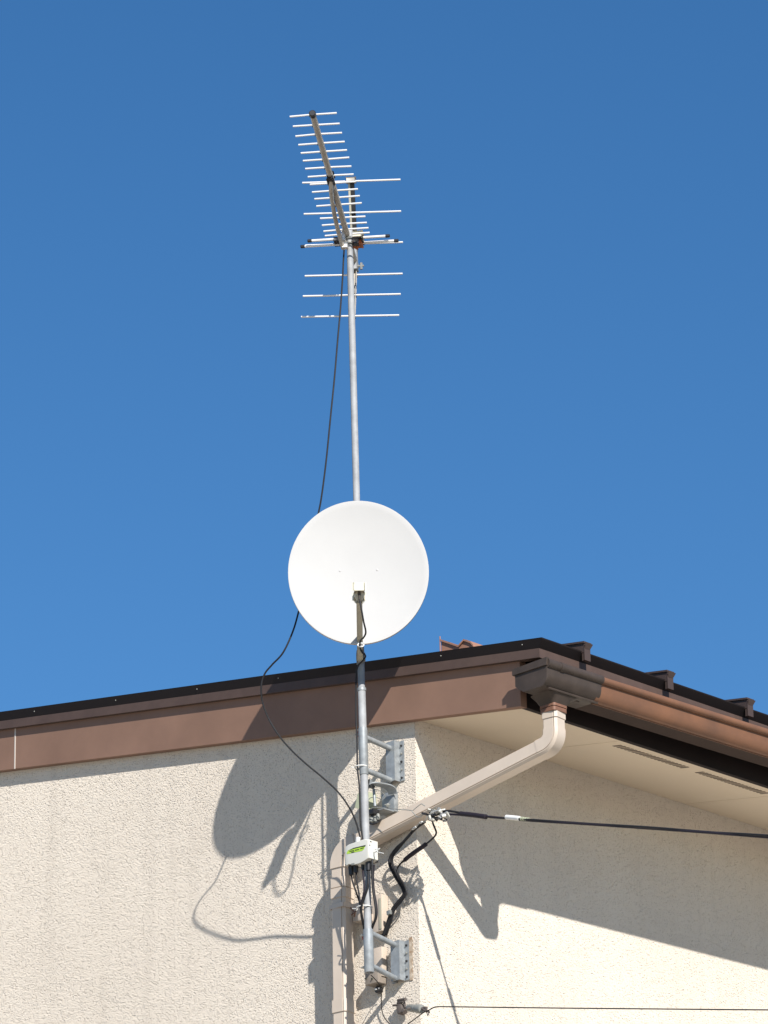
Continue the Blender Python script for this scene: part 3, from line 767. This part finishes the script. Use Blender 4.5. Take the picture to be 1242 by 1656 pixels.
bm = B(); tube(bm, catmull([Y(606,1277,.09), Y(613,1278.5,.08), Y(620,1283,.06), Y(623,1289,.04), Y(617,1294,.03)], 5), .0014, 6)
tube(bm, catmull([Y(596,1294,.11), Y(600,1290,.1), Y(610,1290,.08), Y(617,1294,.03)], 5), .0014, 6); finish('tie_wire', bm, 'tie', an)
bm = B(); a = Y(600,1324,.10)
for px, py, r_ in ((601,1326,.011), (607.5,1325,.009), (611.5,1321,.007)):
    c = Y(px,py,.09); tube(bm, [c+V((0,0,.012)), c+V((0,0,.006)), c-V((0,0,.008)), c-V((0,0,.012))], [r_*.5,r_,r_,r_*.6], 12)
finish('insulator', bm, 'porcelain', an)
bm = B(); tube(bm, catmull([Y(597,1331,.10), Y(603,1332.5,.10), Y(611,1329.5,.09), Y(616,1326,.07)], 4), .004, 8); obox(bm, Y(604,1314,.09), (1,0,0), (0,1,0), (0,0,1), .03, .03, .02, .004); finish('clamp_body', bm, 'black', an)
# pale green cover behind the pole
bm = B(); x0 = Y(575,1300,.05).x; x1 = Y(594,1300,.05).x
extrude(bm, [(x0+.012,-.05,Y(578,1283,.05).z), (x1,-.05,Y(590,1281,.05).z), (x1,-.05,Y(590,1312,.05).z), (x0-.004,-.05,Y(573,1306,.05).z)], (0,.048,0))
tag(finish('cable_cover', bm, 'olive', smooth=False), 'small pale green cover on the wall half hidden behind the pole', 'cover')

# conduit covers on the wall behind the mast
def cover(px0, px1, r0, r1, s, label, m='pipe', name='cable_cover'):
    t = thing(name, Y((px0+px1)/2, r1, 0), label, 'cable cover')
    bm = B(); box(bm, (Y(px0,r0,s).x,-s,Y(px0,r0,s).z), (Y(px1,r0,s).x,-.002,Y(px1,r1,s).z), .003); finish('cover_body', bm, m, t)
    return t
t = cover(601, 617, 1450, 1505, .035, 'tall cream conduit cover on the wall right of the pole, above the lower bracket')
bm = B(); box(bm, (Y(612,1453,.037).x,-.0375,Y(612,1453,.037).z), (Y(616,1453,.037).x,-.0352,Y(612,1503,.037).z), .0005); finish('cover_ridge', bm, 'arm', t)
cover(599, 617, 1535, 1578, .030, 'short cream conduit cover between the two arms of the lower bracket')
t = cover(590, 611, 1574, 1588, .045, 'small beige box with screws on the wall under the pole end', 'shadedbox')
for px in (592,602): bm = B(); c = Y(px,1583,.046); tube(bm, [c, c-V((0,.004,0))], .0028, 8); finish('screw', bm, 'ink', t)
t = cover(570, 585, 1462, 1487, .05, 'small cream clamp block between downspout and pole', 'pipe', 'pipe_clamp')
bm = B(); tube(bm, [Y(567,1468,.09), Y(574,1476,.09), Y(573,1482,.07)], .003, 8); tube(bm, [Y(568,1480,.09), Y(576,1473,.08)], .0022, 8); finish('clamp_screw', bm, 'rust', t)
cover(578, 590, 1478, 1486, .075, 'little cream cable clip beside the tie on the pole', 'pipe', 'cable_clip')

# ------------------------------------------------------------------ drop cables down the corner
cable('service_cable', [Y(687,1329,.085), Y(672,1340,.07), Y(661,1352,.055), Y(652,1362,.045), Y(641,1372,.035), Y(632,1385,.03), Y(630,1397,.03), Y(635,1410,.03), Y(643,1424,.028), Y(651,1437,.027), Y(652.5,1447,.027), Y(644,1458,.027), Y(635,1470,.025), Y(630,1488,.022), Y(624,1505,.02), Y(614,1518,.02)], .0052, 'cable',
   'thick black cable coming from behind the slanting pipe down the wall', group='black cables down the corner wall', n=8)
cable('service_cable', [Y(664,1349,.065), Y(652,1363,.06), Y(643,1374,.05), Y(636,1383,.045), Y(634,1394,.04), Y(639,1408,.036), Y(646,1421,.034), Y(653,1433,.032), Y(655,1443,.032), Y(649,1455,.032), Y(638,1468,.03), Y(633,1484,.028), Y(627,1502,.024), Y(618,1517,.022)], .0045, 'cable',
   'black cable lying over the thick one down the wall', group='black cables down the corner wall', n=8)
ca = thing('service_cable', Y(700,1325,.12), 'black cable dropping from the wire clamp with a thick taped sleeve', 'cable', 'black cables down the corner wall')
bm = B(); tube(bm, catmull([Y(699,1321,.125), Y(700,1331,.12), Y(704,1341,.11), Y(705.5,1347,.10), Y(702.5,1353,.09), Y(694,1361,.08), Y(684,1369,.07), Y(668,1380,.055), Y(655,1390,.045), Y(645,1400,.038), Y(642.5,1408,.036), Y(647,1420,.036), Y(654.5,1433,.038), Y(657,1444,.038), Y(650,1457,.036), Y(638,1472,.034), Y(632,1492,.03), Y(624,1510,.026)], 8), .0033, 10); finish('cable_core', bm, 'cable', ca)
bm = B(); tube(bm, catmull([Y(690,1364,.076), Y(686,1367.5,.073), Y(678,1373,.066), Y(668,1380,.056), Y(660,1386,.05), Y(652,1393,.044)], 6), [.004]*2+[.0078]*22+[.0075]*5+[.004]*2, 12); finish('sleeve', bm, 'navy', ca)
bm = B(); tube(bm, [Y(632,1482,.026), Y(622,1512,.022)], .0095, 14)
tag(finish('cable_sheath', bm, 'cable'), 'fat black sheath round the wall cables above the lower bracket', 'sheath')
bm = B(); obox(bm, Y(629.5,1476,.040), (1,0,.1), (0,1,0), (-.1,0,1), .017, .012, .016, .002)
tag(finish('cable_clip', bm, 'wire'), 'grey square clip over the black cables on the corner wall', 'clip')

# ------------------------------------------------------------------ wire clamp and overhead wire
CS = .125
cl = thing('wire_clamp', Y(700,1318,CS), 'tangled steel and plastic wire clamp hanging in front of the slanting pipe', 'wire clamp')
def c3(px, py, s=CS): return Y(px, py, s)
bm = B()
for a, b, r_ in (((683,1315),(690,1317),.0042), ((688,1316),(699,1321),.0036), ((697,1321),(712,1316),.0036), ((700,1323),(716,1321),.004), ((706,1319),(711,1315),.003), ((709,1322),(714,1325),.005), ((714,1320),(723,1326),.0025), ((712,1319),(725,1315),.0026)):
    tube(bm, [c3(*a), c3(*b, CS+random.uniform(-.01,.01))], r_, 8)
finish('clamp_jaw', bm, 'black', cl)
rnd = random.Random(21)
for nm, mt_, nn, lo, hi in (('clamp_shell','box',15,.006,.013), ('clamp_jaw','galv',12,.005,.012), ('clamp_tape','black',9,.005,.010)):
    bm = B()
    for k in range(nn):
        px = rnd.uniform(694,725); py = 1317 + rnd.gauss(0,3.4); p = c3(px, py, CS+rnd.uniform(-.03,.02))
        ax = V((rnd.uniform(-1,1), rnd.uniform(-1,1), rnd.uniform(-.6,.6))).normalized(); ay = ax.cross(V((rnd.uniform(-.4,.4),.3,1))).normalized(); az = ax.cross(ay)
        obox(bm, p, ax, ay, az, rnd.uniform(lo,hi)*1.7, rnd.uniform(lo,hi), rnd.uniform(.003,.008), .001)
    finish(nm, bm, mt_, cl, smooth=False)
bm = B()
for pts in (((699,1318),(700,1312),(702,1308),(706,1306)), ((691,1318),(689,1325),(686,1330)), ((686,1330),(680,1330),(672,1338),(667,1340)), ((697,1320),(693,1326),(698,1327))):
    tube(bm, catmull([c3(*p, CS-.02) for p in pts], 4), .0018, 6)
finish('clamp_wire', bm, 'wire', cl)
bm = B()
for a, b in (((679,1331),(683,1329)), ((667,1341),(673,1337))): tube(bm, [c3(*a,.10), c3(*b,.105)], .0035, 8)
finish('wire_end', bm, 'tie', cl)
# stay wires from the anchor to the clamp
o = cable('stay_wire', [Y(595,1310,.12), Y(605,1306,.12), Y(620,1306.5,.11), Y(645,1309,.12), Y(664,1310.5,CS), Y(668,1314,CS), Y(674,1320.5,CS), Y(680,1321,CS), Y(684,1317,CS)], .0015, 'wire', 'thin steel stay wire from the anchor bracket to the wire clamp', 'wire')
o = cable('stay_wire', [Y(667,1311.5,CS), Y(672,1307,CS), Y(681,1300.3,CS), Y(684,1301.5,CS), Y(687,1303.5,CS)], .0014, 'wire', 'short bent wire end rising in front of the slanting pipe', 'wire')
ow = thing('overhead_wire', Y(727,1312,CS), 'dark twin overhead wire running from the clamp out to the right', 'wire')
P0 = [Y(716,1318.5,CS), Y(727,1316.5,CS+.002), V((.40, -.135, 0))]
def onray(px, py, s): return Y(px, py, s)
w1 = [(716,1319,.125), (727,1317,.126), (760,1318.5,.133), (800,1321.5,.142), (855,1327,.155), (950,1333,.20), (1050,1340,.25), (1150,1347,.31), (1245,1354.5,.37), (1500,1373,.53), (1900,1398,.9)]
w2 = [(716,1312,.125), (727,1311.5,.126), (760,1317,.131), (800,1322,.141), (855,1325.5,.158), (950,1332,.197), (1050,1338,.255), (1150,1346,.305), (1245,1351.5,.375), (1500,1371,.52), (1900,1398,.91)]
for w_, m_ in ((w1,'navy'), (w2,'cable')):
    bm = B(); tube(bm, catmull([onray(*q) for q in w_], 8), .0038, 8); finish('strand', bm, m_, ow)
bm = B(); tube(bm, catmull([onray(744,1315.5,.129), onray(748,1316.2,.130), onray(765,1318,.134), onray(783,1320.5,.138), onray(787,1321,.139)], 6), [.004]*2+[.0085]*21+[.004]*2, 12); finish('wire_sleeve', bm, 'navy', ow)
bm = B(); tube(bm, [onray(819,1321.5,.146), onray(840,1323.5,.151)], .0082, 12); finish('wire_tag', bm, 'tie', ow)
bm = B()
for px in (843,846.5,850,853.5): tube(bm, [onray(px,1324+(px-843)*.12,.153), onray(px+2,1324.3+(px-843)*.12,.153)], .0068, 10)
finish('wire_tag_ring', bm, 'olive', ow)

# ------------------------------------------------------------------ lower insulators and wire
ins = thing('insulator_set', Y(670,1630,0), 'two grey porcelain insulators on a wall hook at the corner foot of the picture', 'insulator')
bm = B()
for a, b, r_ in (((644,1618),(656,1616),.006), ((643,1622),(653,1620),.0045), ((653,1620),(656,1630),.005), ((636,1626),(648,1625),.004), ((648,1626),(655,1637),.009)):
    tube(bm, [Y(*a,.02), Y(*b,.035)], r_, 8)
obox(bm, Y(650,1633,.025), (1,0,.2), (0,1,0), (-.2,0,1), .024, .03, .030, .004)
finish('wall_hook', bm, 'iron', ins)
bm = B(); a = Y(661,1630,.05); b = Y(673,1631,.07); d = (b-a).normalized()
tube(bm, [a, a+d*.003, a+d*.02, a+d*.022, b-d*.002, b], [.006,.0125,.0125,.0135,.0135,.008], 16)
finish('insulator_body', bm, 'porcelain', ins)
bm = B(); a = Y(673.5,1631,.072); b = Y(683,1632,.09); d = (b-a).normalized()
tube(bm, [a, a+d*.002, b-d*.010, b-d*.002, b], [.007,.0150,.0160,.013,.006], 20); finish('insulator_body', bm, 'porcelain', ins)
bm = B(); d = (Y(673.5,1631,.072)-Y(661,1630,.05)).normalized(); tube(bm, [Y(672.2,1631,.069)-d*.002, Y(673.8,1631,.0725)+d*.002], .0105, 14); finish('rubber_ring', bm, 'black', ins)
bm = B()
for a, b, r_ in (((664,1631),(659,1631),.004), ((683,1631),(690,1635),.006), ((690,1634),(694,1637),.004), ((690,1637),(692,1643),.0016), ((694,1633),(693,1641),.0018), ((685,1630),(690,1630),.005)):
    tube(bm, [Y(*a,.095), Y(*b,.10)], r_, 8)
finish('binding', bm, 'iron', ins)
cable('lower_wire', [Y(685,1637,.10), Y(692,1634.5,.102), Y(700,1630,.105), Y(706,1628.3,.11), Y(716,1628,.115), Y(760,1628.5,.13), Y(900,1630.2,.18), Y(1100,1632,.26), Y(1245,1633.2,.33), Y(1500,1634,.5)], .0021, 'cable', 'thin black wire leaving the porcelain insulators level to the right', 'wire')
cable('lower_wire', [Y(687,1636,.10), Y(680,1641,.09), Y(668,1650,.07), Y(655,1660,.05), Y(640,1675,.03), Y(632,1700,.012)], .0019, 'cable', 'thin black wire slanting down left from the porcelain insulators', 'wire')
kn = thing('wire_holder', Y(617,1602,.0), 'small black knob with a pale centre on the wall under the pole', 'wire holder')
c = Y(617,1602,.0)
bm = B(); tube(bm, [c, c-V((0,.006,0)), c-V((0,.022,0)), c-V((0,.026,0))], [.008,.0125,.0125,.009], 16); finish('holder_body', bm, 'black', kn)
bm = B(); tube(bm, [c-V((0,.0255,0)), c-V((0,.031,0))], .0035, 10); finish('screw', bm, 'tie', kn)
cable('thin_wire', [Y(617,1607,.024), Y(616.5,1620,.02), Y(618,1635,.015), Y(622,1646,.012), Y(630,1656,.012), Y(640,1668,.012), Y(646,1690,.012)], .0018, 'cable', 'thin black wire hanging from the small black knob', 'wire')
cable('thin_wire', [Y(600,1577,.15), Y(606,1583,.10), Y(612,1590,.05), Y(616,1597,.03), Y(617,1600,.028)], .0016, 'cable', 'thin black wire from the pole end down to the small knob', 'wire')

# ------------------------------------------------------------------ light
SUN = V((1.93, -1.0, 1.50)).normalized()
sun_d = bpy.data.lights.new('sun', 'SUN'); sun_d.energy = 4.05; sun_d.angle = math.radians(.53); sun_d.color = (1.0, .96, .91)
sun = bpy.data.objects.new('sun', sun_d); COL.objects.link(sun)
sun.rotation_euler = SUN.to_track_quat('Z', 'Y').to_euler()
w = bpy.data.worlds.new('World'); sc.world = w; w.use_nodes = True
nt = w.node_tree; bg = nt.nodes['Background']
sky = nt.nodes.new('ShaderNodeTexSky'); sky.sky_type = 'NISHITA'; sky.sun_disc = False
sky.sun_elevation = math.asin(SUN.z); sky.sun_rotation = math.atan2(SUN.x, SUN.y)
sky.altitude = 0; sky.air_density = 1.0; sky.dust_density = .0; sky.ozone_density = 5.0
hs = nt.nodes.new('ShaderNodeHueSaturation'); hs.inputs['Saturation'].default_value = 1.2
nt.links.new(sky.outputs[0], hs.inputs['Color']); nt.links.new(hs.outputs[0], bg.inputs[0]); bg.inputs[1].default_value = .073
sc.view_settings.view_transform = 'Standard'; sc.view_settings.look = 'None'
sc.view_settings.exposure = .7; sc.view_settings.gamma = 1
